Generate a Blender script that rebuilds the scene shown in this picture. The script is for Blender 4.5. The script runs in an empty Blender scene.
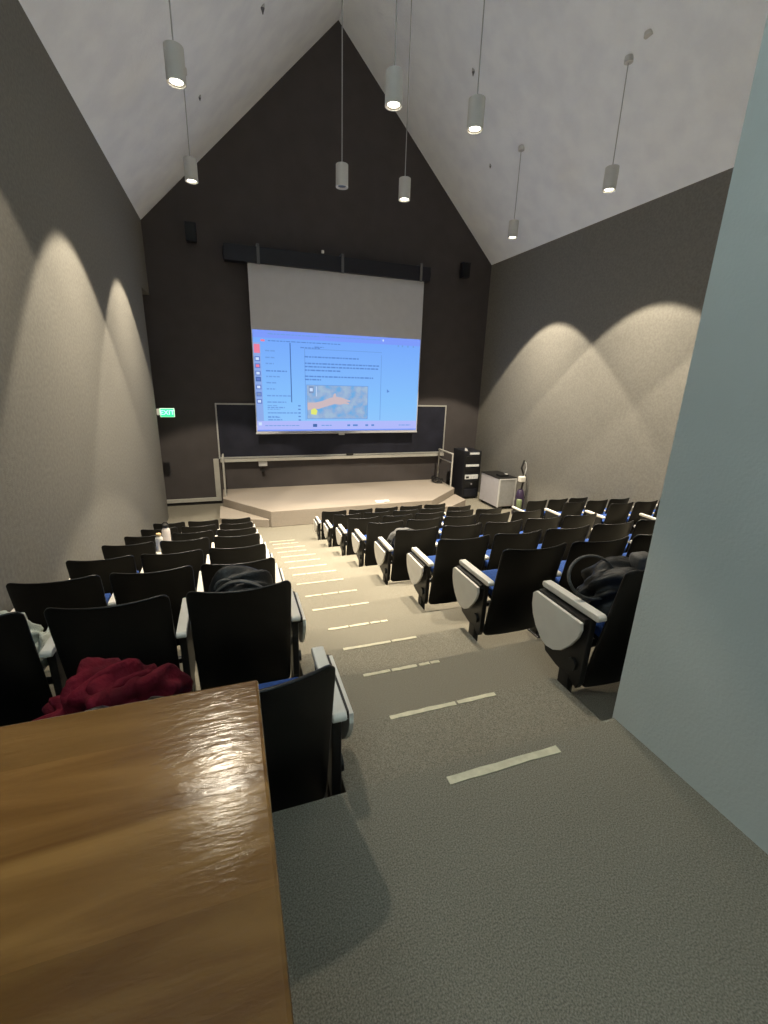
import bpy, bmesh, math, random
from mathutils import Vector, Matrix
random.seed(7)
C = bpy.context.scene.collection
U = 0.8                                   # survey unit -> metres
ZF = -4.22                                # level of the hall floor in survey units
def F(x, y, z): return Vector((x*U, y*U, (z-ZF)*U))
def fz(z): return (z-ZF)*U

# ------------------------------------------------------------------ materials
def mat(name, col, rough=.6, metal=0, noise=None, bump=None, spec=.5, coat=0, emit=None, estr=1, col2=None):
    m = bpy.data.materials.new(name); m.use_nodes = True
    nt = m.node_tree; b = nt.nodes['Principled BSDF']
    b.inputs['Base Color'].default_value = (*col, 1); b.inputs['Roughness'].default_value = rough
    b.inputs['Metallic'].default_value = metal; b.inputs['Specular IOR Level'].default_value = spec
    b.inputs['Coat Weight'].default_value = coat
    if emit:
        b.inputs['Emission Color'].default_value = (*emit, 1); b.inputs['Emission Strength'].default_value = estr
    tc = nt.nodes.new('ShaderNodeTexCoord')
    if noise:
        sc, amt = noise
        n = nt.nodes.new('ShaderNodeTexNoise'); n.inputs['Scale'].default_value = sc; n.inputs['Detail'].default_value = 5
        r = nt.nodes.new('ShaderNodeValToRGB')
        c2 = col2 or tuple(min(1, c*(1+amt)) for c in col); c1 = tuple(c*(1-amt) for c in col)
        r.color_ramp.elements[0].position = .35; r.color_ramp.elements[1].position = .65
        r.color_ramp.elements[0].color = (*c1, 1); r.color_ramp.elements[1].color = (*c2, 1)
        nt.links.new(tc.outputs['Object'], n.inputs['Vector']); nt.links.new(n.outputs['Fac'], r.inputs['Fac'])
        nt.links.new(r.outputs['Color'], b.inputs['Base Color'])
    if bump:
        sc, st = bump
        n = nt.nodes.new('ShaderNodeTexNoise'); n.inputs['Scale'].default_value = sc; n.inputs['Detail'].default_value = 4
        bp = nt.nodes.new('ShaderNodeBump'); bp.inputs['Strength'].default_value = st; bp.inputs['Distance'].default_value = .01
        nt.links.new(tc.outputs['Object'], n.inputs['Vector']); nt.links.new(n.outputs['Fac'], bp.inputs['Height'])
        nt.links.new(bp.outputs['Normal'], b.inputs['Normal'])
    return m

def wood_mat():
    m = bpy.data.materials.new('varnished wood'); m.use_nodes = True
    nt = m.node_tree; b = nt.nodes['Principled BSDF']
    tc = nt.nodes.new('ShaderNodeTexCoord'); mp = nt.nodes.new('ShaderNodeMapping')
    mp.inputs['Scale'].default_value = (1.1, 9, 9); mp.inputs['Rotation'].default_value = (0, 0, math.radians(-8))
    n = nt.nodes.new('ShaderNodeTexNoise'); n.inputs['Scale'].default_value = 1.6; n.inputs['Detail'].default_value = 9
    n.inputs['Distortion'].default_value = .9
    r = nt.nodes.new('ShaderNodeValToRGB')
    r.color_ramp.elements[0].position = .3; r.color_ramp.elements[0].color = (.135, .056, .014, 1)
    r.color_ramp.elements[1].position = .72; r.color_ramp.elements[1].color = (.29, .145, .042, 1)
    # boards joined along the length, each a little different
    sx = nt.nodes.new('ShaderNodeSeparateXYZ'); mu = nt.nodes.new('ShaderNodeMath'); mu.operation = 'MULTIPLY'; mu.inputs[1].default_value = 1/.29
    fl = nt.nodes.new('ShaderNodeMath'); fl.operation = 'FLOOR'
    wn = nt.nodes.new('ShaderNodeTexWhiteNoise'); wn.noise_dimensions = '1D'
    mr = nt.nodes.new('ShaderNodeMapRange'); mr.inputs['To Min'].default_value = .72; mr.inputs['To Max'].default_value = 1.08
    mx = nt.nodes.new('ShaderNodeMix'); mx.data_type = 'RGBA'; mx.blend_type = 'MULTIPLY'; mx.inputs['Factor'].default_value = 1
    L = nt.links.new
    L(tc.outputs['Object'], mp.inputs['Vector']); L(mp.outputs['Vector'], n.inputs['Vector']); L(n.outputs['Fac'], r.inputs['Fac'])
    L(tc.outputs['Object'], sx.inputs[0]); L(sx.outputs['Y'], mu.inputs[0]); L(mu.outputs[0], fl.inputs[0]); L(fl.outputs[0], wn.inputs['W'])
    L(wn.outputs['Value'], mr.inputs['Value']); L(r.outputs['Color'], mx.inputs['A']); L(mr.outputs['Result'], mx.inputs['B'])
    L(mx.outputs['Result'], b.inputs['Base Color'])
    n2 = nt.nodes.new('ShaderNodeTexNoise'); n2.inputs['Scale'].default_value = 70; n2.inputs['Detail'].default_value = 5
    n2.inputs['Distortion'].default_value = .4
    bp = nt.nodes.new('ShaderNodeBump'); bp.inputs['Strength'].default_value = .30; bp.inputs['Distance'].default_value = .003
    mp2 = nt.nodes.new('ShaderNodeMapping'); mp2.inputs['Scale'].default_value = (.32, 1.25, 1)
    L(tc.outputs['Object'], mp2.inputs['Vector']); L(mp2.outputs['Vector'], n2.inputs['Vector']); L(n2.outputs['Fac'], bp.inputs['Height']); L(bp.outputs['Normal'], b.inputs['Normal'])
    b.inputs['Roughness'].default_value = .17; b.inputs['Specular IOR Level'].default_value = .34
    return m

M = dict(
 wall = mat('side wall fabric', (.200, .190, .166), .95, noise=(30, .10), bump=(160, .5), spec=.1),
 front = mat('front wall paint', (.080, .070, .067), .8, noise=(3, .05), bump=(60, .15), spec=.2),
 booth = mat('pale green grey paint', (.53, .57, .55), .75, noise=(2, .03), bump=(90, .15), spec=.2),
 ceil = mat('white textured plaster', (.90, .93, .98), .9, noise=(2.5, .04), bump=(26, .55), spec=.15),
 carpet = mat('speckled beige carpet', (.205, .188, .148), .97, noise=(230, .34), bump=(330, .5), spec=.05),
 stagec = mat('beige stage carpet', (.30, .26, .215), .95, noise=(60, .08), bump=(160, .4), spec=.05),
 tape = mat('pale tape', (.52, .48, .34), .6, noise=(30, .12)),
 black = mat('black moulded plastic', (.004, .004, .004), .34, noise=(8, .1), spec=.32),
 steel = mat('black painted steel', (.007, .007, .007), .45, noise=(10, .1)),
 arm = mat('off white laminate', (.58, .555, .50), .42, noise=(12, .03)),
 blue = mat('royal blue upholstery', (.026, .060, .20), .9, noise=(60, .18), bump=(400, .4), spec=.1),
 wood = wood_mat(),
 white = mat('white painted metal', (.62, .61, .58), .5, noise=(6, .02)),
 cable = mat('grey cable', (.42, .42, .42), .5, noise=(6, .05)),
 lampg = mat('lit lamp lens', (1, 1, 1), .4, emit=(1, .93, .74), estr=14, noise=(5, .01)),
 dead = mat('unlit lamp lens', (.015, .015, .015), .35, noise=(5, .05)),
 scr = mat('matt white screen fabric', (.60, .60, .62), .9, noise=(5, .02), spec=.1),
 housing = mat('navy black screen case', (.005, .005, .011), .5, noise=(5, .08)),
 bracket = mat('grey bracket', (.12, .12, .125), .5, noise=(5, .05)),
 board = mat('dark slate chalkboard', (.020, .021, .033), .55, noise=(2.2, .22), spec=.3),
 alu = mat('brushed aluminium', (.52, .51, .47), .45, metal=.35, noise=(20, .06)),
 rail = mat('cream painted rail', (.50, .48, .42), .5, noise=(9, .04)),
 rubber = mat('black rubber', (.012, .011, .010), .7, noise=(9, .1)),
 rack = mat('black rack steel', (.010, .011, .016), .45, noise=(9, .15)),
 panelw = mat('white device face', (.62, .63, .62), .4, noise=(70, .25)),
 greymet = mat('grey metal panel', (.42, .415, .40), .42, metal=.3, noise=(14, .06)),
 pale = mat('pale lilac grey panel', (.50, .475, .48), .6, noise=(9, .03)),
 green = mat('exit sign face', (.02, .5, .2), .5, emit=(.03, .80, .30), estr=1.1, noise=(9, .02)),
 exitl = mat('exit sign letter', (.4, .9, .6), .5, emit=(.35, 1, .6), estr=1.3, noise=(9, .01)),
 signw = mat('sign rim', (.7, .85, .75), .5, emit=(.35, .8, .5), estr=.45, noise=(9, .02)),
 red = mat('dark red cloth', (.10, .005, .012), .85, noise=(9, .45), bump=(28, 1.0), spec=.15),
 cream = mat('cream knit cloth', (.55, .55, .46), .95, noise=(25, .15), bump=(180, .6), spec=.1),
 nylon = mat('black nylon', (.008, .008, .008), .55, noise=(12, .3), bump=(90, .25), spec=.5),
 strap = mat('grey webbing strap', (.05, .05, .047), .5, noise=(50, .2), bump=(300, .3)),
 greyn = mat('grey nylon', (.09, .087, .083), .6, noise=(22, .2), bump=(120, .3)),
 chrome = mat('bright buckle metal', (.75, .75, .75), .25, metal=.9, noise=(9, .03)),
 bottlew = mat('white bottle enamel', (.74, .66, .60), .35, noise=(9, .03)),
 bottlec = mat('cream bottle enamel', (.80, .76, .68), .35, noise=(9, .03)),
 tan = mat('tan lid', (.55, .38, .18), .5, noise=(9, .06)),
 paper = mat('white paper', (.85, .84, .80), .8, noise=(9, .02)),
 purple = mat('dark purple plastic', (.035, .022, .05), .35, noise=(9, .1)),
 olive = mat('green translucent bin', (.16, .20, .10), .3, noise=(9, .1)),
 bluejn = mat('pale blue denim', (.16, .24, .42), .9, noise=(40, .15)),
)
def emi(name, col, s=.89):
    m = bpy.data.materials.new(name); m.use_nodes = True; nt = m.node_tree
    for n in list(nt.nodes): nt.nodes.remove(n)
    e = nt.nodes.new('ShaderNodeEmission'); o = nt.nodes.new('ShaderNodeOutputMaterial')
    e.inputs['Strength'].default_value = s; e.inputs['Color'].default_value = (*col, 1)
    nt.links.new(e.outputs[0], o.inputs[0]); return m, nt, e
def lin(r, g, b):
    return tuple(((c/255)/12.92 if c/255 <= .04045 else ((c/255+.055)/1.055)**2.4) for c in (r, g, b))

# ------------------------------------------------------------------ mesh tools
def finish(bm, name, m, parent=None, smooth=False, bevel=0, loc=None, sharp=None):
    bmesh.ops.recalc_face_normals(bm, faces=bm.faces)
    me = bpy.data.meshes.new(name); bm.to_mesh(me); bm.free()
    for mm in (m if isinstance(m, (list, tuple)) else [m]): me.materials.append(mm)
    if smooth:
        for p in me.polygons: p.use_smooth = True
    o = bpy.data.objects.new(name, me); C.objects.link(o)
    if parent: o.parent = parent
    if loc is not None: o.location = loc
    if bevel:
        b = o.modifiers.new('bevel', 'BEVEL'); b.width = bevel; b.segments = 2; b.limit_method = 'ANGLE'; b.angle_limit = .6
    return o
def box(bm, a, b, mi=0):
    x0, y0, z0 = a; x1, y1, z1 = b
    v = [bm.verts.new(p) for p in ((x0,y0,z0),(x1,y0,z0),(x1,y1,z0),(x0,y1,z0),(x0,y0,z1),(x1,y0,z1),(x1,y1,z1),(x0,y1,z1))]
    for f in ((0,3,2,1),(4,5,6,7),(0,1,5,4),(1,2,6,5),(2,3,7,6),(3,0,4,7)):
        bm.faces.new([v[i] for i in f]).material_index = mi
def prism(bm, poly, axis, t0, t1, mi=0):
    # poly: 2D points; axis 0: (y,z) extruded in x; 1: (x,z) in y; 2: (x,y) in z
    def P(p, t): return ((t, p[0], p[1]), (p[0], t, p[1]), (p[0], p[1], t))[axis]
    a = [bm.verts.new(P(p, t0)) for p in poly]; b = [bm.verts.new(P(p, t1)) for p in poly]
    bm.faces.new(a).material_index = mi; bm.faces.new(b[::-1]).material_index = mi
    for i in range(len(poly)):
        j = (i+1) % len(poly)
        bm.faces.new([a[i], b[i], b[j], a[j]]).material_index = mi
def tube(bm, pts, r, seg=10, mi=0, flat=1.0):
    pts = [Vector(p) for p in pts]; rings = []
    n = len(pts); up = None
    for i, p in enumerate(pts):
        d = (pts[min(i+1, n-1)] - pts[max(i-1, 0)]).normalized()
        if up is None: up = Vector((0,0,1)) if abs(d.z) < .9 else Vector((1,0,0))
        s = d.cross(up).normalized(); up = s.cross(d).normalized()
        rr = r[i] if isinstance(r, (list, tuple)) else r
        rings.append([bm.verts.new(p + s*math.cos(2*math.pi*k/seg)*rr + up*math.sin(2*math.pi*k/seg)*rr*flat) for k in range(seg)])
    for a, b in zip(rings, rings[1:]):
        for k in range(seg):
            bm.faces.new([a[k], a[(k+1)%seg], b[(k+1)%seg], b[k]]).material_index = mi
    bm.faces.new(rings[0][::-1]).material_index = mi; bm.faces.new(rings[-1]).material_index = mi
def lathe(bm, prof, seg=28, c=(0,0,0), mi=0):
    rings = []
    for r, z in prof:
        rings.append([bm.verts.new((c[0]+r*math.cos(2*math.pi*k/seg), c[1]+r*math.sin(2*math.pi*k/seg), c[2]+z)) for k in range(seg)])
    for a, b in zip(rings, rings[1:]):
        for k in range(seg): bm.faces.new([a[k], a[(k+1)%seg], b[(k+1)%seg], b[k]]).material_index = mi
    bm.faces.new(rings[0][::-1]).material_index = mi; bm.faces.new(rings[-1]).material_index = mi
def thing(name, label, cat, loc, rz=0, group=None):
    o = bpy.data.objects.new(name, None); C.objects.link(o); o.location = loc; o.rotation_euler = (0,0,rz)
    o.empty_display_size = .1
    o['label'] = label; o['category'] = cat
    if group: o['group'] = group
    return o
def tag(o, label, cat, group=None):
    o['label'] = label; o['category'] = cat
    if group: o['group'] = group
    return o
def struct(o): o['kind'] = 'structure'; return o
def obj(name, m, parent, fn, **k):
    bm = bmesh.new(); fn(bm); return finish(bm, name, m, parent, **k)

# ------------------------------------------------------------------ setting
XL, XR, XA, XC = -1.92, 9.15, 1.792, 3.61
YW, YB, YE = 15.3, -3.0, 1.385
ZEV, ZAP, ZT = 3.92, 9.44, -1.66
def roofz(x): return ZAP - abs(x-XC)*(ZAP-ZEV)/(XR-XC)
edges = [1.375, 2.57, 3.73, 5.0, 6.30, 7.56, 8.85, 10.17]
rise = (ZT-ZF)/8
tierz = [ZT-rise*(n+1) for n in range(8)]
for n_, d_ in ((0, .05), (1, .05), (2, .02)): tierz[n_] -= d_
def P3(bm, pts, mi=0):
    return bm.faces.new([bm.verts.new(F(*p)) for p in pts])
# tiered floor: one solid stepped profile
prof = [(YB-.2, ZF-.3), (YB-.2, ZT)]
for n, e in enumerate(edges):
    prof += [(e, tierz[n-1] if n else ZT), (e, tierz[n])]
prof += [(YW+.2, ZF), (YW+.2, ZF-.3)]
bm = bmesh.new(); prism(bm, [(y*U, fz(z)) for y, z in prof], 0, (-4.3)*U, (XR+.2)*U)
struct(finish(bm, 'floor', M['carpet']))
AIS = [(.40, 1.93, 'left'), (5.56, 6.98, 'right')]
for x0, x1, side in AIS:
    bm = bmesh.new()
    for n in range(8):
        e = edges[n]; nx = edges[n+1] if n < 7 else e+1.25
        box(bm, F(x0, e-.001, tierz[n]-.02), F(x1, (e+nx)/2-.01, tierz[n]+rise/2))
    struct(finish(bm, 'floor_aisle_steps_'+side, M['carpet'], bevel=.006))
# walls
def slab(name, m, polyyz, x0, x1):
    bm = bmesh.new(); prism(bm, [(y*U, fz(z)) for y, z in polyyz], 0, x0*U, x1*U); return struct(finish(bm, name, m))
slab('wall_left', M['wall'], [(YB, ZF-.3), (14.0, ZF-.3), (14.0, 2.06), (YW+.2, 2.06), (YW+.2, ZEV+.15), (YB, ZEV+.15)], XL-.25, XL)
slab('wall_right', M['wall'], [(YE-.3, ZF-.3), (YW+.2, ZF-.3), (YW+.2, ZEV+.15), (YE-.3, ZEV+.15)], XR, XR+.2)
bm = bmesh.new(); prism(bm, [p for p in [((-4.3)*U, fz(ZF-.3)), ((XR+.2)*U, fz(ZF-.3)), ((XR+.2)*U, fz(ZEV)), (XC*U, fz(ZAP+.1)), ((XL-.25)*U, fz(ZEV)), ((-4.3)*U, fz(ZEV))]], 1, YW*U, (YW+.2)*U)
struct(finish(bm, 'wall_front', M['front']))
bm = bmesh.new(); prism(bm, [((XL-.25)*U, fz(ZT-.3)), ((XR+.2)*U, fz(ZT-.3)), ((XR+.2)*U, fz(ZEV)), (XC*U, fz(ZAP+.1)), ((XL-.25)*U, fz(ZEV))], 1, (YB-.2)*U, YB*U)
struct(finish(bm, 'wall_back', M['booth']))
bm = bmesh.new(); prism(bm, [(XA*U, fz(ZT-.35)), (XR*U, fz(ZT-.35)), (XR*U, fz(roofz(XR))), (XC*U, fz(ZAP)), (XA*U, fz(roofz(XA)))], 1, YB*U, YE*U)
struct(finish(bm, 'wall_booth', M['booth']))
# exit passage beyond the left wall
bm = bmesh.new()
box(bm, F(-4.3, 14.0-.2, ZF-.3), F(XL-.25, 14.0, 2.3)); box(bm, F(-4.5, 13.8, ZF-.3), F(-4.3, YW+.2, 2.3)); box(bm, F(-4.3, 14.0, 2.06), F(XL-.25, YW, 2.3))
struct(finish(bm, 'wall_passage', M['front']))
# ceiling: two slopes with thickness
bm = bmesh.new()
xa, xb = XL-.25, XR+.2
prism(bm, [(xa*U, fz(roofz(xa))), (XC*U, fz(ZAP)), (xb*U, fz(roofz(xb))), (xb*U, fz(roofz(xb)+.25)), (XC*U, fz(ZAP+.3)), (xa*U, fz(roofz(xa)+.25))], 1, (YB-.2)*U, (YW+.2)*U)
struct(finish(bm, 'ceiling', M['ceil']))
# trim on the front wall left of the stage
bm = bmesh.new(); box(bm, F(-4.3, YW-.05, -4.12), F(-.42, YW, -4.00)); struct(finish(bm, 'baseboard_front', M['rail'], bevel=.004))
bm = bmesh.new(); box(bm, F(-4.3, YW-.02, ZF), F(-.42, YW, -4.12)); struct(finish(bm, 'baseboard_rubber', M['rubber']))
bm = bmesh.new(); box(bm, F(-.58, YW-.06, -4.12), F(-.42, YW, -2.70)); struct(finish(bm, 'trim_1', M['rail'], bevel=.004))

# stage
stage = thing('stage_platform', 'low beige carpeted stage with angled corners under the chalkboard', 'stage', F(3.6, 13.8, ZF))
def local(parent, pts): return [Vector(p)-parent.location for p in pts]
def flatpoly(bm, poly, z0, z1, o):
    prism(bm, [((x*U-o.x), (y*U-o.y)) for x, y in poly], 2, fz(z0)-o.z, fz(z1)-o.z)
ZS = -3.74
obj('deck', M['stagec'], stage, lambda bm: flatpoly(bm, [(-.35, YW-.01), (-.35, 14.1), (.95, 12.35), (6.05, 12.45), (7.55, 13.8), (7.55, YW-.01)], ZF, ZS, stage.location), bevel=.012)
obj('step', M['stagec'], stage, lambda bm: flatpoly(bm, [(.90, 12.40), (.86, 12.36), (-.45, 12.85), (-.45, 14.1), (-.37, 14.1)], ZF, -3.98, stage.location), bevel=.01)
obj('step', M['stagec'], stage, lambda bm: flatpoly(bm, [(6.09, 12.47), (6.75, 12.42), (7.62, 13.05), (7.62, 13.82), (7.58, 13.82)], ZF, -3.98, stage.location), bevel=.01)
# tape strips on the step edges
words_n = ['top landing edge nearest the desk', 'second step edge down from the landing', 'third step edge down from the landing', 'fourth step edge down from the landing',
 'fifth step edge down from the landing', 'sixth step edge down from the landing', 'seventh step edge down from the landing', 'eighth step edge down from the landing',
 'ninth step edge down from the landing', 'tenth step edge down from the landing', 'seventh step edge up from the stage floor', 'sixth step edge up from the stage floor',
 'fifth step edge up from the stage floor', 'fourth step edge up from the stage floor', 'third step edge up from the stage floor', 'second step edge up from the stage floor']
k = 0
for n in range(8):
    nx = edges[n+1] if n < 7 else edges[n]+1.25
    lv = [(edges[n]-(.045 if n == 0 else .005), tierz[n-1] if n else ZT)]
    if n < 7 or True: lv.append(((edges[n]+nx)/2-.01, tierz[n]+rise/2))
    for y, z in lv:
        if k >= 16: break
        x0 = .79 if k == 0 else (.75 + random.uniform(-.03, .03)); x1 = (1.37 if k == 0 else 1.41 + random.uniform(-.05, .05))
        cuts = [(x0, x1)] if k == 0 else ([(x0, x0+.42), (x0+.435, x1)] if k % 2 else [(x0, x0+.2), (x0+.215, x0+.41), (x0+.43, x1-.08), (x1-.07, x1)])
        bm = bmesh.new()
        for a, b in cuts:
            m_ = 7; d = .012
            top = [(a+(b-a)*i/m_, y-.016+random.uniform(-.003,.003)) for i in range(m_+1)]
            bot = [(a+(b-a)*i/m_, y-(.054 if k == 0 else .046)+random.uniform(-.003,.003)) for i in range(m_+1)]
            prism(bm, [(p[0]*U, p[1]*U) for p in bot+top[::-1]], 2, fz(z)+.0005, fz(z)+.0035)
        tag(finish(bm, 'tape_strip', M['tape']), 'pale tape strip on the aisle carpet, ' + words_n[k], 'tape', 'tape strips on the aisle step edges')
        k += 1

# ------------------------------------------------------------------ chalkboard, screen, front wall things
o0 = F(3.6, YW, -2.7)
cb = thing('chalkboard', 'wide dark slate chalkboard with thin pale frame behind the projection screen', 'chalkboard', o0)
def lb(bm, a, b, o, mi=0): box(bm, F(*a)-o, F(*b)-o, mi)
obj('slate', M['board'], cb, lambda bm: lb(bm, (-.36, YW-.04, -2.66), (7.70, YW-.005, -.95), o0))
def fr(bm):
    lb(bm, (-.40, YW-.06, -.97), (7.74, YW-.002, -.925), o0); lb(bm, (-.40, YW-.06, -2.70), (-.355, YW-.002, -.97), o0); lb(bm, (7.695, YW-.06, -2.70), (7.74, YW-.002, -.97), o0)
    lb(bm, (-.355, YW-.06, -2.70), (7.695, YW-.002, -2.65), o0)
obj('frame', M['alu'], cb, fr)
obj('chalk_tray', M['rail'], cb, lambda bm: (lb(bm, (-.36, YW-.16, -2.80), (7.70, YW-.002, -2.72), o0), lb(bm, (-.36, YW-.18, -2.80), (7.70, YW-.16, -2.70), o0)), bevel=.004)
tag(obj('chalk_eraser', M['rubber'], None, lambda bm: box(bm, F(3.88, YW-.15, -2.697), F(4.12, YW-.07, -2.62)), bevel=.008), 'black felt eraser on the chalk tray below the screen', 'eraser')
wb = thing('wall_outlet_box', 'small white outlet box under the chalk tray, left part of front wall', 'outlet', F(.98, YW, -2.9))
obj('box', M['white'], wb, lambda bm: lb(bm, (.84, YW-.12, -2.98), (1.12, YW-.001, -2.82), wb.location), bevel=.006)
obj('plug', M['rubber'], wb, lambda bm: (lb(bm, (.92, YW-.10, -3.2), (1.02, YW-.001, -3.10), wb.location), tube(bm, [F(.97, YW-.05, -3.12)-wb.location, F(.965, YW-.06, -3.05)-wb.location, F(.97, YW-.05, -2.97)-wb.location], .008)))

YS = 15.0
ps = thing('projection_screen', 'large pull-down projection screen with a blue computer page projected on its lower half', 'projection screen', F(3.6, YS, 3.3))
os_ = ps.location
def hs(bm):
    lb(bm, (.17, 14.86, 3.10), (6.62, 15.2, 3.52), os_)
    tube(bm, [F(.15, 15.03, 3.31)-os_, F(.17, 15.03, 3.31)-os_], .14, 20); tube(bm, [F(6.62, 15.03, 3.31)-os_, F(6.64, 15.03, 3.31)-os_], .14, 20)
obj('screen_housing', M['housing'], ps, hs, bevel=.02)
for xb_ in (1.12, 3.64, 6.28):
    obj('bracket', M['bracket'], ps, lambda bm: (lb(bm, (xb_-.04, 14.84, 3.06), (xb_+.04, 14.86, 3.60), os_), lb(bm, (xb_-.04, 14.86, 3.54), (xb_+.04, YW-.01, 3.60), os_)))
obj('indicator', M['paper'], ps, lambda bm: lb(bm, (2.98, 14.83, 3.55), (3.06, 14.9, 3.63), os_), bevel=.01)
obj('screen_fabric', M['scr'], ps, lambda bm: lb(bm, (.815, YS, -1.84), (6.46, YS+.012, 3.12), os_))
obj('bottom_bar', M['scr'], ps, lambda bm: tube(bm, [F(.80, YS+.01, -1.86)-os_, F(6.475, YS+.01, -1.86)-os_], .022, 12))
obj('pull_tab', M['white'], ps, lambda bm: lb(bm, (3.55, YS-.01, -1.94), (3.75, YS+.01, -1.88), os_))
# projected page -------------------------------------------------
IM = []
def ec(name, rgb, s=.89):
    m, nt, e = emi(name, lin(*rgb), s); IM.append(m); return len(IM)-1
m0, nt, e = emi('projected page blue', (1, 1, 1)); IM.append(m0)
tc = nt.nodes.new('ShaderNodeTexCoord'); sp = nt.nodes.new('ShaderNodeSeparateXYZ'); mr = nt.nodes.new('ShaderNodeMapRange')
mr.inputs['From Min'].default_value = fz(-1.79)-os_.z; mr.inputs['From Max'].default_value = fz(1.29)-os_.z
rp = nt.nodes.new('ShaderNodeValToRGB'); el = rp.color_ramp.elements
el[0].position = 0; el[0].color = (*lin(148, 200, 252), 1); el[1].position = 1; el[1].color = (*lin(118, 168, 252), 1)
e2 = el.new(.3); e2.color = (*lin(136, 194, 252), 1)
nt.links.new(tc.outputs['Object'], sp.inputs[0]); nt.links.new(sp.outputs['Z'], mr.inputs['Value']); nt.links.new(mr.outputs[0], rp.inputs[0]); nt.links.new(rp.outputs[0], e.inputs['Color'])
c_lav = ec('page bar lavender', (176, 186, 250)); c_top = ec('browser bar', (126, 156, 250)); c_txt = ec('page text', (96, 140, 212)); c_txt2 = ec('page text faint', (112, 158, 226))
c_dark = ec('page scroll bar', (72, 108, 172)); c_red = ec('page icon red', (236, 130, 160)); c_wh = ec('page icon white', (205, 225, 255)); c_navy = ec('page icon navy', (98, 124, 200))
c_org = ec('photo arm', (204, 186, 192)); c_yel = ec('photo yellow', (226, 232, 120)); c_gr = ec('page icon grey', (128, 150, 190)); c_gry = ec('launcher strip', (142, 172, 232))
c_panel = ec('page panel', (140, 190, 252))
# photo on the page: noisy blue-green ground
mp_, ntp, ep = emi('photo ground', (1, 1, 1)); IM.append(mp_); c_ph = len(IM)-1
t1 = ntp.nodes.new('ShaderNodeTexCoord'); n1 = ntp.nodes.new('ShaderNodeTexNoise'); n1.inputs['Scale'].default_value = 4.5; n1.inputs['Detail'].default_value = 6
r1 = ntp.nodes.new('ShaderNodeValToRGB'); q = r1.color_ramp.elements; q[0].position = .36; q[0].color = (*lin(112, 172, 226), 1); q[1].position = .62; q[1].color = (*lin(160, 188, 216), 1)
q2 = q.new(.5); q2.color = (*lin(150, 176, 214), 1)
ntp.links.new(t1.outputs['Object'], n1.inputs[0]); ntp.links.new(n1.outputs[0], r1.inputs[0]); ntp.links.new(r1.outputs[0], ep.inputs['Color'])
bmI = bmesh.new(); lay = 0
def q_(x0, z0, x1, z1, mi, l):
    y = YS-.004-.0015*l
    f = bmI.faces.new([bmI.verts.new(F(a, y, b)-os_) for a, b in ((x0, z0), (x1, z0), (x1, z1), (x0, z1))]); f.material_index = mi
def poly_(pts, mi, l):
    y = YS-.004-.0015*l
    bmI.faces.new([bmI.verts.new(F(a, y, b)-os_) for a, b in pts]).material_index = mi
X0, X1, Z0, Z1 = .845, 6.43, -1.79, 1.295
q_(X0, Z0, X1, Z1, 0, 0)
q_(X0, Z1-.22, X1, Z1, c_top, 1); q_(X0, Z0, X1, Z0+.33, c_lav, 1); q_(X0, Z0+.33, X0+.22, Z1-.36, c_gry, 1)
def dashes(x0, x1, z, h, mi, w=(.05, .16), gap=.025):
    x = x0
    while x < x1:
        ww = min(random.uniform(*w), x1-x); q_(x, z-h/2, x+ww, z+h/2, mi, 3); x += ww+gap
dashes(1.3, 2.9, Z1-.10, .03, c_txt2); dashes(3.1, 5.0, Z1-.09, .03, c_txt2); q_(5.05, Z1-.13, 5.1, Z1-.07, c_wh, 3)
q_(1.08, Z1-.33, 1.2, Z1-.27, c_red, 3); dashes(1.3, 3.6, Z1-.30, .03, c_txt); dashes(2.75, 3.05, Z1-.42, .03, c_txt); 
for i, xx in enumerate((5.6, 5.75, 5.95, 6.15)): q_(xx, Z1-.28, xx+.05, Z1-.22, c_txt2, 3)
q_(X0+.02, .62, X0+.2, .88, c_red, 3)
icons = [(.45, c_wh), (.24, c_red), (.02, c_wh), (-.16, c_navy), (-.40, c_wh), (-.62, c_gr), (-.84, c_wh)]
for z_, ci in icons:
    q_(X0+.03, z_-.07, X0+.19, z_+.07, c_navy if ci != c_navy else c_dark, 2); q_(X0+.06, z_-.04, X0+.16, z_+.04, ci, 3)
q_(X0+.05, -1.6, X0+.15, -1.5, c_wh, 3)
for i, (z_, w_) in enumerate([(.70, .3), (.50, .28), (.32, .25), (.10, .65), (-.07, .42), (-.26, .3), (-.45, .28), (-.66, .75), (-.86, .6), (-1.03, .55), (-1.20, .95), (-1.34, .4), (-1.42, .45)]):
    dashes(1.20, 1.20+w_, z_, .04, c_txt if i == 3 else c_txt2)
for i in range(5): dashes(1.2, 1.2+.3+.1*(i % 3), -.95-.115*i-.02, .025, c_txt2); q_(2.18, -.95-.115*i-.04, 2.26, -.95-.115*i+.0, c_txt, 3)
q_(1.96, -.86, 1.99, .96, c_dark, 3)
q_(2.42, Z0+.36, 2.44, .82, c_txt2, 2); q_(5.02, Z0+.36, 5.04, .72, c_txt2, 2); q_(2.42, .80, 5.04, .82, c_txt2, 2)
dashes(2.30, 2.95, .84, .035, c_txt)
for z_, xe in ((.50, 4.25), (.30, 4.95), (.20, 4.92), (.09, 3.6), (-.10, 4.75), (-.20, 2.95)): dashes(2.42, xe, z_+.07, .045, c_txt)
q_(2.46, -1.40, 4.58, -.29, c_txt2, 2); q_(2.48, -1.38, 4.56, -.31, c_ph, 3)
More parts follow.
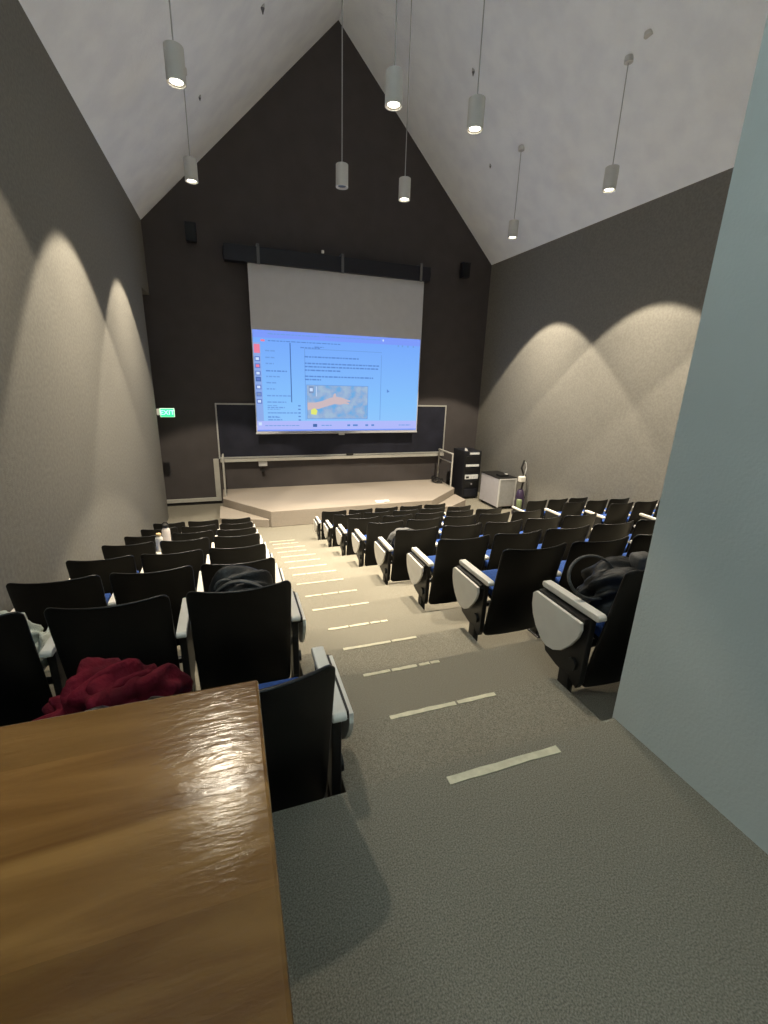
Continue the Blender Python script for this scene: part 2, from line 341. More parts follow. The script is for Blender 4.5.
poly_([(2.49, -.86), (2.75, -.86), (3.0, -.80), (3.25, -.70), (3.45, -.66), (3.62, -.68), (3.80, -.74), (3.95, -.78), (3.93, -.82), (3.80, -.82), (3.92, -.88), (3.88, -.91), (3.74, -.89), (3.60, -.92), (3.4, -.90), (3.15, -.97), (2.85, -1.07), (2.49, -1.10)], c_org, 4)
poly_([(3.34, -.74), (3.37, -.58), (3.42, -.54), (3.45, -.58), (3.47, -.70)], c_org, 5)
poly_([(2.6, -1.24), (2.78, -1.26), (2.82, -1.12), (2.72, -1.04), (2.60, -1.10)], c_yel, 5)
q_(2.54, -.56, 2.70, -.34, c_gr, 4); q_(2.57, -.50, 2.67, -.40, c_wh, 5); q_(2.78, -.66, 2.80, -.34, c_wh, 4)
poly_([(5.26, -.38), (5.36, -.46), (5.26, -.50)], c_txt, 3)
q_(2.66, -1.66, 2.80, -1.56, c_dark, 3); dashes(2.95, 3.3, -1.61, .03, c_txt2)
for xx in (3.85, 4.05, 4.12, 4.5, 4.72): q_(xx, -1.64, xx+.1, -1.58, c_txt, 3)
dashes(1.1, 2.2, -1.61, .025, c_txt2); dashes(5.75, 6.2, -1.61, .03, c_txt2); q_(X0, Z0, X1, Z0+.05, c_top, 2)
finish(bmI, 'projected_page', IM, ps)

def wall_speaker(x, z, label):
    t = thing('wall_speaker', label, 'speaker', F(x, YW-.3, z), 0, 'black speakers on the front wall')
    obj('cabinet', M['housing'], t, lambda bm: prism(bm, [(-.11, -.19), (.11, -.19), (.12, .19), (-.12, .19)], 1, -.10, .08), bevel=.012)
    obj('grille', M['black'], t, lambda bm: box(bm, (-.1, -.112, -.17), (.1, -.10, .17)), bevel=.004)
    obj('wall_mount', M['steel'], t, lambda bm: (box(bm, (-.03, .08, -.03), (.03, .24, .03)), box(bm, (-.05, .225, -.08), (.05, .239, .08))))
wall_speaker(-.66, 3.70, 'black wall speaker high on the front wall left of the screen case')
wall_speaker(7.95, 3.58, 'black wall speaker high on the front wall right of the screen case')

# exit sign on the end of the left wall
ex = thing('exit_sign', 'glowing green exit sign sticking out from the end of the left wall', 'sign', F(-1.92, 14.1, -1.13))
oe = ex.location
obj('sign_frame', M['signw'], ex, lambda bm: lb(bm, (-1.84, 14.07, -1.26), (-1.46, 14.13, -1.01), oe), bevel=.01)
obj('mount_arm', M['white'], ex, lambda bm: lb(bm, (-1.92, 14.06, -1.20), (-1.84, 14.14, -1.03), oe), bevel=.004)
obj('sign_face', M['green'], ex, lambda bm: lb(bm, (-1.815, 14.062, -1.243), (-1.482, 14.068, -1.027), oe))
cu = bpy.data.curves.new('exit_text', 'FONT'); cu.body = 'EXIT'; cu.size = .145; cu.align_x = 'CENTER'; cu.align_y = 'CENTER'; cu.extrude = .001; cu.offset = .002
to = bpy.data.objects.new('tmp', cu); C.objects.link(to); bpy.context.view_layer.update()
me = bpy.data.meshes.new_from_object(to); bpy.data.objects.remove(to)
me.materials.append(M['exitl'])
tx = bpy.data.objects.new('lettering', me); C.objects.link(tx); tx.parent = ex; tx.rotation_euler = (math.pi/2, 0, 0); tx.location = F(-1.648, 14.055, -1.135)-oe

# stage guard rails
def guard_rail(x, y0, y1, label, zf=ZS):
    t = thing('guard_rail', label, 'railing', F(x, (y0+y1)/2, ZS), 0, 'guard rails at the stage ends')
    h = 1.21*U; a, b = (y0-(y0+y1)/2)*U, (y1-(y0+y1)/2)*U
    for yy in (a, b):
        obj('post', M['rail'], t, lambda bm: tube(bm, [(0, yy, .001), (0, yy, h-.005)], .022, 10), smooth=False)
    obj('top_rail', M['rail'], t, lambda bm: tube(bm, [(0, a-.02, h), (0, b+.02, h)], .024, 10))
    obj('middle_rail', M['rail'], t, lambda bm: tube(bm, [(0, a, h*.74), (0, b, h*.74)], .018, 10))
guard_rail(-.27, 14.3, YW-.26, 'cream metal guard rail at the left end of the stage')
guard_rail(7.46, 13.95, YW-.26, 'cream metal guard rail at the right end of the stage by the rack')
tag(obj('cable_coil', M['rubber'], None, lambda bm: [tube(bm, [F(7.30+.16*math.cos(a+i)*(1-.1*i), 14.75+.26*math.sin(a+i*.6), ZS+.045+.035*i+.02*math.sin(3*a)) for a in [2*math.pi*j/18 for j in range(18)]], .014, 6) for i in range(5)] and None), 'heap of black coiled cable on the stage floor inside the right guard rail', 'cable')
pp = bmesh.new(); prism(pp, [(4.18*U, 12.56*U), (4.42*U, 12.54*U), (4.46*U, 12.76*U), (4.20*U, 12.78*U)], 2, fz(ZS)+.001, fz(ZS)+.012)
prism(pp, [(4.44*U, 12.58*U), (4.60*U, 12.56*U), (4.64*U, 12.72*U), (4.46*U, 12.72*U)], 2, fz(ZS)+.012, fz(ZS)+.02)
tag(finish(pp, 'paper_sheets', M['paper']), 'small stack of white paper near the front edge of the stage', 'paper')

# equipment rack
rk = thing('equipment_rack', 'tall black equipment rack standing right of the stage in the corner', 'rack', F(8.25, 14.2, ZF))
ork = rk.location
RX0, RX1, RY = 7.90, 8.60, 13.9
obj('cabinet', M['rack'], rk, lambda bm: lb(bm, (RX0, RY, ZF+.06), (RX1, RY+.85, -2.44), ork), bevel=.012)
for xx in (RX0+.08, RX1-.08):
    for yy in (RY+.08, RY+.77):
        obj('caster', M['rubber'], rk, lambda bm: lathe(bm, [(.02, 0), (.03, .012), (.03, .038), (.02, .05)], 12, F(xx, yy, ZF)-ork))
for xx in (RX0+.02, RX1-.07):
    obj('front_rail', M['steel'], rk, lambda bm: lb(bm, (xx, RY-.03, ZF+.1), (xx+.05, RY, -2.5), ork))
def unit(z0, z1, m, name='rack_unit', x0=RX0+.08, x1=RX1-.08):
    return obj(name, m, rk, lambda bm: lb(bm, (x0, RY-.035, z0), (x1, RY, z1), ork), bevel=.003)
unit(-2.56, -2.49, M['panelw'], x0=8.12, x1=8.50); unit(-2.84, -2.62, M['steel']); unit(-3.00, -2.92, M['panelw'], x0=7.99); unit(-3.20, -3.06, M['steel'])
u_ = unit(-3.46, -3.30, M['panelw']); obj('display', M['steel'], u_, lambda bm: lb(bm, (8.02, RY-.043, -3.42), (8.14, RY-.034, -3.35), ork))
unit(-3.76, -3.52, M['steel']); obj('knob', M['chrome'], rk, lambda bm: tube(bm, [F(8.24, RY, -3.63)-ork, F(8.24, RY-.08, -3.63)-ork], .028, 14))
unit(-4.10, -3.84, M['rack'])
tag(obj('paper_note', M['paper'], None, lambda bm: prism(bm, [(7.98*U, fz(-2.44)+.002), (8.10*U, fz(-2.44)+.002), (8.06*U, fz(-2.37)), (7.99*U, fz(-2.33))], 1, 14.02*U, 14.06*U)), 'crumpled white paper standing on top of the black equipment rack', 'paper')

# pale cart
ct = thing('equipment_cart', 'pale cart with metal side and white front panels beside the black rack', 'cart', F(8.78, 12.95, ZF))
oc = ct.location
CX0, CX1, CY0, CY1, CZ = 8.43, 9.12, 12.38, 13.5, -3.14
obj('body', M['pale'], ct, lambda bm: lb(bm, (CX0, CY0, ZF+.10), (CX1, CY1, CZ), oc), bevel=.01)
obj('front_panel', M['greymet'], ct, lambda bm: lb(bm, (CX0+.05, CY0-.03, ZF+.14), (CX1-.05, CY0, CZ-.04), oc), bevel=.004)
for a, b in (((CX0, CY0-.04, ZF+.1), (CX0+.05, CY0, CZ)), ((CX1-.05, CY0-.04, ZF+.1), (CX1, CY0, CZ)), ((CX0+.05, CY0-.04, CZ-.04), (CX1-.05, CY0, CZ))):
    obj('edge_strip', M['white'], ct, lambda bm: lb(bm, a, b, oc))
obj('top', M['steel'], ct, lambda bm: lb(bm, (CX0-.01, CY0-.03, CZ), (CX1+.01, CY1+.02, CZ+.03), oc), bevel=.006)
for xx in (CX0+.08, CX1-.08):
    for yy in (CY0+.08, CY1-.08):
        obj('caster', M['rubber'], ct, lambda bm: lathe(bm, [(.02, 0), (.035, .015), (.035, .06), (.02, .08)], 12, F(xx, yy, ZF)-oc))
dv = thing('control_box', 'small black control box lying on top of the pale cart', 'device', F(8.78, 12.7, CZ+.03))
obj('case', M['steel'], dv, lambda bm: box(bm, (-.15, -.1, 0), (.12, .1, .045)), bevel=.006)
obj('button_panel', M['white'], dv, lambda bm: box(bm, (.06, -.08, .045), (.11, .02, .06)), bevel=.003)

# upright cleaner
vc = thing('upright_cleaner', 'dark upright floor cleaner with bent handle leaning near the right wall', 'vacuum cleaner', F(8.87, 11.7, ZF)); vc.scale = (1.12, 1.12, 1.12)
obj('floor_head', M['purple'], vc, lambda bm: prism(bm, [(-.15, -.14), (.15, -.14), (.13, .12), (-.13, .12)], 2, .001, .10), bevel=.02)
obj('body', M['purple'], vc, lambda bm: lathe(bm, [(.06, .10), (.10, .16), (.11, .30), (.10, .45), (.075, .58), (.04, .62)], 20, (0, .04, 0)), smooth=True)
obj('dust_bin', M['olive'], vc, lambda bm: lathe(bm, [(.05, .16), (.065, .18), (.065, .38), (.05, .40)], 18, (-.07, -.05, 0)), smooth=True)
obj('motor_cap', M['bottlec'], vc, lambda bm: box(bm, (-.09, -.03, .80), (.06, .08, .93)), bevel=.02)
obj('pole', M['rubber'], vc, lambda bm: tube(bm, [(.02, .05, .55), (.05, .05, .8), (.045, .05, .95), (-.05, .04, 1.12), (.0, .03, 1.30)], .022, 10))
obj('handle', M['white'], vc, lambda bm: tube(bm, [(0, .03, 1.28), (.05, .03, 1.24), (.08, .03, 1.12), (.06, .03, 1.0), (.04, .04, .9)], .013, 8))
obj('power_cord', M['rubber'], vc, lambda bm: tube(bm, [(.06, .03, 1.0), (.13, .02, .8), (.14, .02, .5), (.12, .05, .3)], .007, 6))

# ------------------------------------------------------------------ pendant lamps
def spotnodes(l):
    # photometric profile of a reflector downlight: strong core, weaker field
    l.use_nodes = True; nt = l.node_tree; e = nt.nodes['Emission']
    tc = nt.nodes.new('ShaderNodeTexCoord'); sp = nt.nodes.new('ShaderNodeSeparateXYZ'); ab = nt.nodes.new('ShaderNodeMath'); ab.operation = 'ABSOLUTE'
    mr = nt.nodes.new('ShaderNodeMapRange'); mr.inputs['From Min'].default_value = .76; mr.inputs['From Max'].default_value = .97
    mr.inputs['To Min'].default_value = .62; mr.inputs['To Max'].default_value = 1.0; mr.interpolation_type = 'SMOOTHSTEP'
    nt.links.new(tc.outputs['Normal'], sp.inputs[0]); nt.links.new(sp.outputs['Z'], ab.inputs[0]); nt.links.new(ab.outputs[0], mr.inputs['Value']); nt.links.new(mr.outputs[0], e.inputs['Strength'])
def pendant(x, y, z, lit, label, energy=100, cone=86, blend=.10):
    t = thing('pendant_lamp', label, 'pendant lamp', F(x, y, z), 0, 'white cylinder pendant lamps')
    top = (roofz(x)-z)*U
    R_, H = .099, .39*U
    obj('lamp_shade', M['white'], t, lambda bm: lathe(bm, [(R_-.012, .03), (R_-.012, 0), (R_, 0), (R_, H-.004), (R_-.004, H), (.02, H)], 36), bevel=0)
    obj('lens', M['lampg'] if lit else M['dead'], t, lambda bm: lathe(bm, [(.066, .018), (.066, .026)], 28))
    obj('trim_ring', M['arm'], t, lambda bm: lathe(bm, [(.066, .0291), (.066, .014), (.073, .010), (R_-.0125, .008), (R_-.0125, .0291)], 28))
    obj('cable', M['cable'], t, lambda bm: tube(bm, [(0, 0, H), (0, 0, top-.01)], .0075, 8))
    obj('canopy', M['white'], t, lambda bm: lathe(bm, [(.055, top-.075), (.06, top-.07), (.06, top+.0), (.02, top+.01)], 24))
    if lit:
        l = bpy.data.lights.new('spot', 'SPOT'); l.energy = energy; l.color = (1, .88, .69); l.spot_size = math.radians(cone); l.spot_blend = blend; l.shadow_soft_size = .045
        spotnodes(l); lo = bpy.data.objects.new('lamp_light', l); C.objects.link(lo); lo.location = F(x, y, z) + Vector((0, 0, -.06))
E0 = 900
pend = [(-.362, 7.87, True, 'white cylinder pendant lamp nearest the left wall, large and high at upper left'),
 (-.392, 11.25, True, 'white cylinder pendant lamp by the left wall, farther one near the front wall corner'),
 (2.50, 10.28, False, 'unlit white cylinder pendant lamp hanging on a long cord above the screen'),
 (2.51, 7.24, True, 'lit white cylinder pendant lamp just right of the ceiling ridge, short body seen large'),
 (3.905, 10.38, True, 'lit white cylinder pendant lamp farther away, above the right half of the screen'),
 (3.885, 7.35, True, 'lit white cylinder pendant lamp on a long cord over the centre seats'),
 (7.45, 8.27, True, 'white cylinder pendant lamp nearest the right wall with visible round ceiling plate'),
 (7.52, 11.64, True, 'small far white cylinder pendant lamp near the right wall and front wall corner'),
 (-.37, 4.85, True, 'lit white cylinder pendant lamp over the back rows by the left wall, above the frame'),
 (2.39, 4.05, True, 'lit white cylinder pendant lamp over the back rows above the left aisle, above the frame'),
 (3.70, 4.1, True, 'lit white cylinder pendant lamp over the back rows above the centre block'),
 (7.50, 4.9, True, 'lit white cylinder pendant lamp over the back rows by the right wall')]
for i, (x, y, lit, lab) in enumerate(pend):
    zz = 3.635; x *= .985; y *= .985
    en = E0*{8: .32, 9: .34, 10: .06, 7: 1.75}.get(i, 1.42)
    pendant(x, y, zz, lit, lab, en, {6: 91, 7: 86, 8: 90, 9: 72, 10: 72, 11: 90}.get(i, 80), .6 if i in (9, 10) else .10)
# ceiling fittings
fit = [((1.19, 11.6), .07, 'small grey cone fitting high on the left ceiling slope near the ridge'), ((-.13, 12.46), .045, 'small grey fitting on the left ceiling slope above the far left pendant'),
 ((6.03, 11.7), .06, 'small dark fitting on the right ceiling slope beside the long pendant cord'), ((7.33, 12.8), .045, 'tiny dark fitting low on the right ceiling slope near the front wall')]
for (x, y), r, lab in fit:
    z = fz(roofz(x))
    t = thing('ceiling_fitting', lab, 'ceiling fitting', (x*U, y*U, z), 0, 'small fittings on the sloped ceiling')
    s = r/.13
    obj('base', M['cable'], t, lambda bm: lathe(bm, [(.06*s, -.03), (.06*s, .05)], 16))
    obj('tip', M['bracket'], t, lambda bm: lathe(bm, [(.012*s, -.20*s), (.055*s, -.03)], 16))
tag(obj('ceiling_ring', M['white'], None, lambda bm: lathe(bm, [(.05, -.02), (.06, -.02), (.06, .03), (.05, .03)], 24, F(7.28, 7.7, roofz(7.28)))), 'faint round plate on the right ceiling slope above the right pendant', 'ceiling plate')

# ------------------------------------------------------------------ auditorium seats
PW = .56
def back_shell(bm, y_off, t, w_top, w_bot, z0, z1, bow=.055, r=.055, nu=16, nv=16, crown=0.0):
    def pt(u, v, off):
        # v 0..1 bottom to top
        z = z0 + (z1-z0)*v
        H = z1-z0
        w = (w_bot + (w_top-w_bot)*v)/2
        dz = min(v*H, (1-v)*H)
        if dz < r: w -= r - math.sqrt(max(0, r*r-(r-dz)**2))
        yc = .085 + (-.095-.085)*((z-.13)/.66) + y_off
        k = u*w/(w_top/2)
        return Vector((u*w, yc + bow*(k*k)*(.35+.65*v) + off, z + crown*(k*k)*v))
    def grid(off):
        vs = [0] + [.5-.5*math.cos(math.pi*i/nv) for i in range(1, nv)] + [1]
        return [[bm.verts.new(pt(-1+2*i/nu, v, off)) for i in range(nu+1)] for v in vs]
    A, B = grid(0), grid(t)
    n = len(A)
    for G, fl in ((A, False), (B, True)):
        for j in range(n-1):
            for i in range(nu):
                f = [G[j][i], G[j][i+1], G[j+1][i+1], G[j+1][i]]
                bm.faces.new(f[::-1] if fl else f)
    for j in range(n-1):
        for i in (0, nu): bm.faces.new([A[j][i], A[j+1][i], B[j+1][i], B[j][i]])
    for i in range(nu):
        for j in (0, n-1): bm.faces.new([A[j][i], B[j][i], B[j][i+1], A[j][i+1]])
def arm_pts():
    return [(.035, .512), (.425, .512), (.44, .522), (.438, .538), (.43, .545), (.04, .545), (.028, .535), (.026, .52)]
TAB = [(.435, .490), (.455, .472), (.452, .41), (.435, .36), (.40, .31), (.345, .262), (.30, .248), (.245, .255), (.19, .285), (.135, .345), (.098, .405), (.085, .45), (.092, .485)]
def side_set(t, x, s, tablet):
    # s: side of the seat the tablet hangs on (-1 left, +1 right)
    obj('armrest', M['arm'], t, lambda bm: prism(bm, arm_pts(), 0, x-.025, x+.025), bevel=.005)
    sp = obj('side_panel', M['steel'], t, lambda bm: prism(bm, [(.075, .512), (.082, .155), (.10, .12), (.15, .145), (.26, .155), (.35, .18), (.38, .26), (.41, .512)], 0, x-.018, x+.018), bevel=.005)
    lg = obj('leg', M['steel'], t, lambda bm: box(bm, (x-.02, .15, .012), (x+.02, .225, .165)), bevel=.004)
    obj('foot_plate', M['steel'], lg, lambda bm: box(bm, (x-.035, .11, .0005), (x+.035, .265, .012)), bevel=.003)
    if tablet:
        xt = x + s*.055
        obj('tablet', M['arm'], t, lambda bm: prism(bm, TAB, 0, xt-.009, xt+.009), bevel=.003)
        obj('tablet_hinge', M['steel'], t, lambda bm: prism(bm, [(.09, .47), (.43, .47), (.43, .50), (.09, .50)], 0, min(x, xt-s*.009), max(x, xt-s*.009)))
        obj('hinge_knob', M['steel'], t, lambda bm: tube(bm, [(x+s*.015, .14, .235), (x+s*.035, .14, .235)], .032, 14))
def make_chair(pw, arms, tablets):
    """arms: sides with an arm of its own; tablets: sides with a stowed tablet"""
    t = thing('auditorium_seat', 'x', 'seat', (0, 0, 0))
    k = pw/PW; wb = .513*k
    obj('backrest', M['black'], t, lambda bm: back_shell(bm, 0, .016, wb, wb-.02, .10, .785, r=.04, bow=.062, crown=.006), smooth=True, bevel=.006)
    obj('back_cushion', M['blue'], t, lambda bm: back_shell(bm, .0165, .035, .42*k, .40*k, .34, .735, bow=.055, r=.07), smooth=True, bevel=0)
    w = .40*k/2
    def cushion(bm):
        prism(bm, [(.09, .375), (.345, .405), (.375, .42), (.385, .445), (.37, .468), (.33, .473), (.10, .44), (.075, .42)], 0, -w, w)
    st = obj('seat', M['blue'], t, cushion, bevel=.02)
    obj('seat_pan', M['black'], st, lambda bm: prism(bm, [(.08, .352), (.32, .372), (.345, .388), (.365, .412), (.355, .412), (.33, .399), (.09, .374), (.075, .37)], 0, -w+.006, w-.006), bevel=.004)
    obj('cross_bar', M['steel'], t, lambda bm: tube(bm, [(-pw/2+.02, .14, .33), (pw/2-.02, .14, .33)], .019, 8))
    for s in arms: side_set(t, s*pw/2, s, s in tablets)
    return t
def copy_tree(o, parent=None):
    c = o.copy(); C.objects.link(c)
    if parent: c.parent = parent
    for ch in list(o.children): copy_tree(ch, c)
    return c
proto = {}; used = set()
SZ = {0: 1.07, 1: 1.07, 2: 1.03}
def place(key, loc, label, group, n=9):
    if key not in proto: proto[key] = make_chair(*key)
    o = proto[key]
    if key in used: o = copy_tree(o)
    used.add(key)
    o.location = loc; o.scale = (1, 1, 1.02 if (n == 0 and 'left' in group) else SZ.get(n, 1)); o['label'] = label; o['category'] = 'seat'; o['group'] = group
    return o
yR = [1.70, 2.85, 4.0, 5.27, 6.57, 7.83, 9.12, 10.45]
yL = [1.42, 2.74, 3.95, 5.20, 6.50, 7.75, 9.05, 10.40]
rown = ['back row, nearest the desk', 'second row from the back', 'third row from the back', 'fourth row from the back', 'fourth row from the front', 'third row from the front', 'second row from the front', 'front row']
PL, PC, PR = .712*U, .70*U, .665*U
pl = lambda n: .74 if n < 2 else .712
extraL = {(0, 0): ', behind desk corner', (0, 1): ' with red jacket', (1, 0): ' with backpack', (1, 2): ' with sweater'}
colL = ['aisle seat', 'middle seat', 'seat by the left wall']
for n in range(8):
    for c in range(3):
        key = (PL, (1,) if c < 2 else (1, -1), (1,) if c == 0 else ())
        place(key, F(.35-.356-pl(n)*c, yL[n], tierz[n]), 'black seat, left block, %s, %s%s' % (rown[n], colL[c], extraL.get((n, c), '')), 'seats of the left block', n)
colC = ['left aisle seat', 'second seat from left aisle', 'middle seat', 'second seat from right aisle', 'right aisle seat']
extraC = {(0, 0): ' holding a dark bag', (3, 0): ' holding a grey bag'}
for n in range(8):
    for c in range(5):
        if n == 0 and c > 2: continue
        key = (PC, (-1,) if c < 4 else (-1, 1), (-1,) if c == 0 else (() if c < 4 else (1,)))
        place(key, F(2.0+.35+.70*c, yR[n], tierz[n]), 'black seat, centre block, %s, %s%s' % (rown[n], colC[c], extraC.get((n, c), '')), 'seats of the centre block', n)
colR = ['aisle seat', 'middle seat', 'seat by the right wall']
for n in range(3, 7):
    for c in range(3):
        key = (PR, (-1,) if c < 2 else (-1, 1), ())
        place(key, F(7.10+.3325+.665*c, yR[n], tierz[n]), 'black seat, right block, %s, %s' % (rown[n], colR[c]), 'seats of the right block', n)

# ------------------------------------------------------------------ desk
dk = thing('wooden_desk', 'varnished brown wooden desk with worn glossy top in the foreground', 'desk', F(-1.0, .5, ZT))
od = dk.location
ztop = -.75
obj('desktop', M['wood'], dk, lambda bm: lb(bm, (-1.86, .02, ztop-.05), (.025, 1.005, ztop), od), bevel=.006)
obj('side_panel', M['wood'], dk, lambda bm: lb(bm, (-.05, .10, ZT), (-.005, .96, ztop-.05), od), bevel=.003)
obj('side_panel', M['wood'], dk, lambda bm: lb(bm, (-1.83, .10, ZT), (-1.785, .96, ztop-.05), od), bevel=.003)
obj('front_panel', M['wood'], dk, lambda bm: lb(bm, (-1.785, .90, ZT+.12), (-.05, .94, ztop-.05), od), bevel=.003)

# ------------------------------------------------------------------ soft things
def heap(name, m, parent, loc, sx, sy, sz, seed, folds=7, amp=.12, seg=48, flatb=.05):
    rnd = random.Random(seed); bm = bmesh.new()
    bmesh.ops.create_icosphere(bm, subdivisions=5, radius=1)
    dirs = [(Vector((rnd.uniform(-1,1), rnd.uniform(-1,1), rnd.uniform(-.4,1))).normalized(), rnd.choice((rnd.uniform(4, 9), rnd.uniform(9, 17))), rnd.uniform(0, 6.28)) for _ in range(folds)]
    for v in bm.verts:
        p = v.co.copy(); k = 0
        w_ = Vector((p.x+.22*math.sin(3.1*p.y+seed), p.y+.22*math.sin(2.7*p.z+seed*2), p.z+.2*math.sin(3.3*p.x+seed)))
        for d, f, ph in dirs:
            c_ = w_.cross(d).dot(Vector((d.y, -d.x, .3)))
            k += (.5+.5*math.sin(f*w_.dot(d)+ph+1.5*c_))**1.3
        k = k/folds
        s = 1 + amp*(k*2.4-.9)
        q_ = Vector((p.x*s*sx, p.y*s*sy, p.z*s*sz))
        if q_.z < -sz*.35: q_.z = -sz*.35 + (q_.z+sz*.35)*flatb
        v.co = q_ + Vector((0, 0, sz*.36))
    o = finish(bm, name, m, parent, smooth=True); o.location = loc
    return o
def seatpt(block, n, c, dx, dy, dz):
    ys = yL if block == 'L' else yR
    xc = (.35-.356-pl(n)*c) if block == 'L' else (1.98+.35+.70*c)
    return F(xc, ys[n], tierz[n]) + Vector((dx, dy, dz))
# red jacket, back row left block
rj = thing('red_jacket', 'crumpled dark red jacket heaped on a blue seat just beyond the desk', 'jacket', seatpt('L', 0, 1, .17, .23, .505))
heap('body', M['red'], rj, (0.02, 0.01, .0), .165, .12, .14, 3, 14, .75)
heap('sleeve', M['red'], rj, (-.06, .04, -.005), .09, .09, .06, 5, 9, .6)
heap('hood', M['red'], rj, (.085, .0, .03), .11, .11, .12, 9, 10, .6)
obj('drawstring', M['cream'], rj, lambda bm: tube(bm, [(.02, -.135, .03), (.035, -.145, .075), (.06, -.135, .11), (.065, -.12, .14)], .004, 6))
obj('zip', M['chrome'], rj, lambda bm: tube(bm, [(-.15, -.10, .02), (-.12, -.135, .045), (-.09, -.14, .06), (-.06, -.14, .05)], .004, 6))
# black backpack second row left block aisle seat
def curve_pts(f, n=24): return [f(i/n) for i in range(n+1)]
bp = thing('black_backpack', 'shiny black backpack with looped straps on second-row aisle seat behind the desk', 'backpack', seatpt('L', 1, 0, 0, .24, .53))
heap('bag_body', M['nylon'], bp, (0, .03, -.02), .20, .13, .205, 11, 6, .25)
for kx, kr, kz, ky in ((0, .18, .25, -.09), (-.03, .15, .18, -.12), (.04, .13, .20, -.11)):
    obj('shoulder_strap', M['strap'], bp, lambda bm: tube(bm, curve_pts(lambda t: (kx-kr*math.cos(math.pi*t), ky+.02*math.sin(6*t), .0+kz*math.sin(math.pi*t)**.8)), .016, 8, flat=.5), smooth=True)
for kx in (-.005, .035):
    obj('buckle', M['chrome'], bp, lambda bm: tube(bm, [(kx, -.14, .10), (kx+.008, -.15, .135), (kx-.004, -.14, .165)], .007, 8))
obj('top_handle', M['strap'], bp, lambda bm: tube(bm, curve_pts(lambda t: (-.08+.05*math.cos(math.pi*t), -.05, .20+.05*math.sin(math.pi*t)), 10), .01, 8), smooth=True)
# cream clothing by the wall
cr = thing('cream_sweater', 'cream folded sweater piled on the wall seat at the left edge', 'sweater', seatpt('L', 1, 2, .10, .24, .50))
heap('body', M['cream'], cr, (-.10, .02, -.05), .17, .12, .155, 21, 9, .35)
heap('sleeve', M['cream'], cr, (.14, .0, -.05), .07, .12, .09, 23, 5, .3)
tag(obj('crumpled_tissue', M['paper'], None, lambda bm: [bm.verts.ensure_lookup_table(), bmesh.ops.create_icosphere(bm, subdivisions=2, radius=.03, matrix=Matrix.Translation(seatpt('L', 1, 1, -.11, .24, .535)) @ Matrix.Diagonal((1.6, .9, 1.3, 1)))] and None), 'crumpled white tissue on the middle seat, second row of left block', 'tissue')
# bottles on an opened writing tablet
tb = seatpt('L', 4, 1, -PL/2, .30, .545)
ot = tag(obj('open_tablet', M['arm'], None, lambda bm: prism(bm, [(-.06, -.12), (-.02, -.17), (.16, -.16), (.20, -.10), (.20, .16), (.14, .22), (-.02, .22), (-.07, .14)], 2, 0, .016), bevel=.003, loc=tb + Vector((0, 0, .001))), 'opened off-white writing tablet under the two bottles, fourth row from the front', 'writing tablet')
def bottle(name, loc, r, h, mb, ml, label, loop):
    t = thing(name, label, 'bottle', loc, 0, 'bottles on the left block')
    obj('flask', mb, t, lambda bm: lathe(bm, [(r*.9, 0), (r, .01), (r, h*.70), (r*.93, h*.76), (r*.62, h*.83), (r*.60, h*.86)], 28), smooth=True)
    lidz = h*.86
    obj('lid', ml, t, lambda bm: lathe(bm, [(r*.68, lidz), (r*.70, lidz+.004), (r*.70, h-.006), (r*.62, h)], 24), smooth=True)
    if loop: obj('carry_loop', ml, t, lambda bm: tube(bm, curve_pts(lambda a: (r*.62*math.cos(math.pi*a), 0, h-.005+.032*math.sin(math.pi*a)), 12), .007, 8), smooth=True)
zb = Vector((0, 0, .0175))
bottle('water_bottle', tb+zb+Vector((.04, .12, 0)), .047, .27, M['bottlew'], M['rubber'], 'tall pinkish white water bottle with black loop lid on an open tablet', True)
bottle('water_bottle', tb+zb+Vector((-.02, -.04, 0)), .040, .215, M['bottlec'], M['tan'], 'shorter cream bottle with tan lid in front of the tall bottle', False)
# dark bag at back row centre
db = thing('dark_bag', 'dark shoulder bag with a round strap loop on the aisle seat beside the pale wall', 'bag', seatpt('C', 0, 0, 0, .22, .54))
heap('bag_body', M['nylon'], db, (.05, .01, -.03), .20, .14, .17, 31, 6, .3)
obj('front_pouch', M['greyn'], db, lambda bm: box(bm, (.06, -.06, .17), (.17, .02, .255)), bevel=.02, smooth=True)
obj('shoulder_strap', M['strap'], db, lambda bm: tube(bm, curve_pts(lambda t: (-.17+.14*math.cos(2*math.pi*t+.2), .0+.05*math.sin(2*math.pi*t), .145+.098*math.sin(2*math.pi*t+.2)), 32), .0085, 8, flat=.7), smooth=True)
obj('strap_buckle', M['greyn'], db, lambda bm: (box(bm, (.0, -.13, .10), (.045, -.11, .15)), box(bm, (-.08, -.13, -.0), (-.03, -.11, .03))), bevel=.006)
obj('side_strap', M['strap'], db, lambda bm: tube(bm, [(.02, -.12, .15), (.08, -.13, .13), (.15, -.12, .14), (.21, -.10, .17)], .008, 8), smooth=True)
# grey bag fourth row
gb = thing('grey_bag', 'grey bag with arched handle on fourth-row aisle seat of the centre block', 'bag', seatpt('C', 3, 0, 0, .26, .50))
heap('bag_body', M['greyn'], gb, (-.02, .02, -.005), .19, .12, .13, 41, 6, .15)
obj('carry_handle', M['strap'], gb, lambda bm: tube(bm, curve_pts(lambda t: (-.02-.17*math.cos(math.pi*t), -.05, .04+.15*math.sin(math.pi*t)), 16), .012, 8), smooth=True)
obj('flap', M['bluejn'], gb, lambda bm: box(bm, (.04, -.14, -.0), (.17, -.10, .09)), bevel=.015, smooth=True)

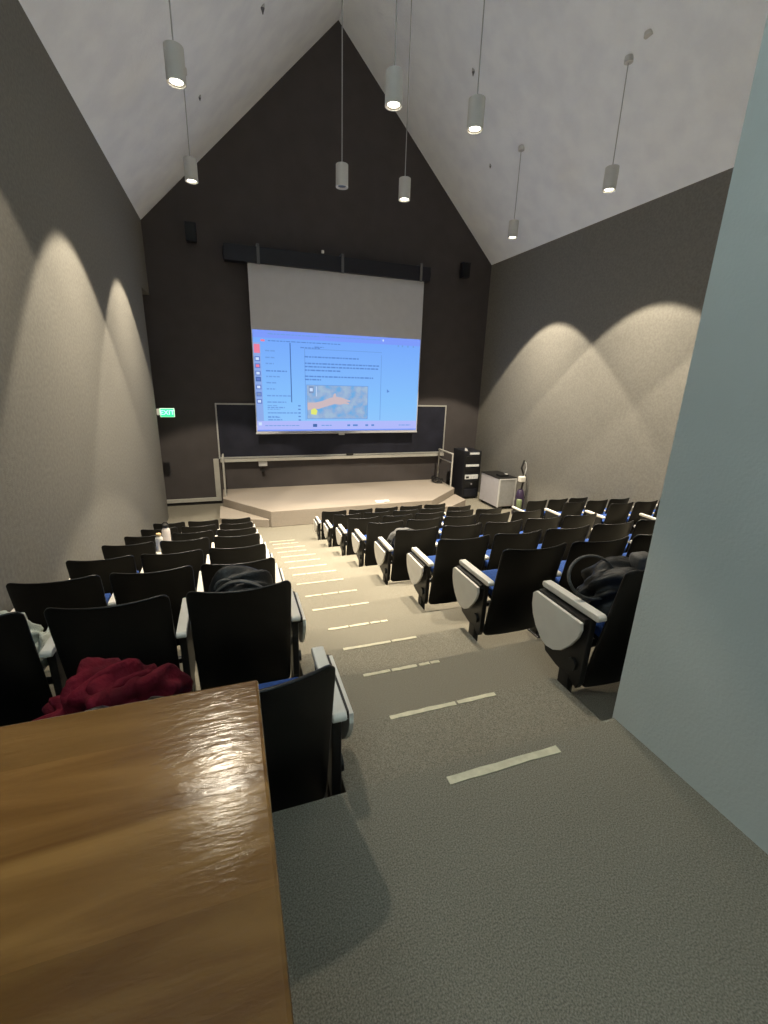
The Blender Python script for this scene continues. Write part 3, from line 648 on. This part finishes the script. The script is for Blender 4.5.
# ------------------------------------------------------------------ entry zone light, projector spill and added ceiling fill
def area(name, loc, size, energy, col, rot=(0, 0, 0), sy=None):
    l = bpy.data.lights.new(name, 'AREA'); l.energy = energy; l.color = col; l.size = size
    if sy: l.shape = 'RECTANGLE'; l.size_y = sy
    o = bpy.data.objects.new(name, l); C.objects.link(o); o.location = loc; o.rotation_euler = rot; return o
area('entry_light', F(-1.6, -.9, 2.9), .8, 22, (.84, 1, .98), rot=(0, math.radians(-62), 0))
area('projector_spill', F(3.6, 14.7, 0), 3.6, 22, (.55, .72, 1), rot=(math.radians(-90), 0, 0), sy=2.0)
area('ceiling_fill', F(.6, -1.2, 2.6), 1.2, 130, (.80, .92, .97), rot=(math.radians(180+8), 0, 0))  # added upward fill behind the camera, brightens and cools the ceiling; no fixture

w = bpy.data.worlds.new('world'); bpy.context.scene.world = w; w.use_nodes = True
w.node_tree.nodes['Background'].inputs[0].default_value = (.5, .55, .6, 1); w.node_tree.nodes['Background'].inputs[1].default_value = .05

# ------------------------------------------------------------------ camera
f_, yaw, pitch, roll = 440.078, math.radians(19.445), math.radians(-16.963), math.radians(1.785)
fw = Vector((math.sin(yaw)*math.cos(pitch), math.cos(yaw)*math.cos(pitch), math.sin(pitch)))
r0 = Vector((math.cos(yaw), -math.sin(yaw), 0)); u0 = r0.cross(fw)
rt = r0*math.cos(roll) + u0*math.sin(roll); up = -r0*math.sin(roll) + u0*math.cos(roll)
cam = bpy.data.cameras.new('camera'); co = bpy.data.objects.new('camera', cam); C.objects.link(co)
m = Matrix((rt, up, -fw)).transposed().to_4x4(); m.translation = F(0, 0, 0); co.matrix_world = m
cam.sensor_fit = 'VERTICAL'; cam.sensor_height = 36; cam.lens = f_/1024*36; cam.clip_start = .02
sc = bpy.context.scene; sc.camera = co
sc.view_settings.view_transform = 'Standard'; sc.view_settings.look = 'None'; sc.view_settings.exposure = .17; sc.view_settings.gamma = 1; sc.view_settings.use_curve_mapping = False
sc.cycles.use_denoising = True; sc.cycles.max_bounces = 10; sc.cycles.diffuse_bounces = 6; sc.cycles.sample_clamp_indirect = 6
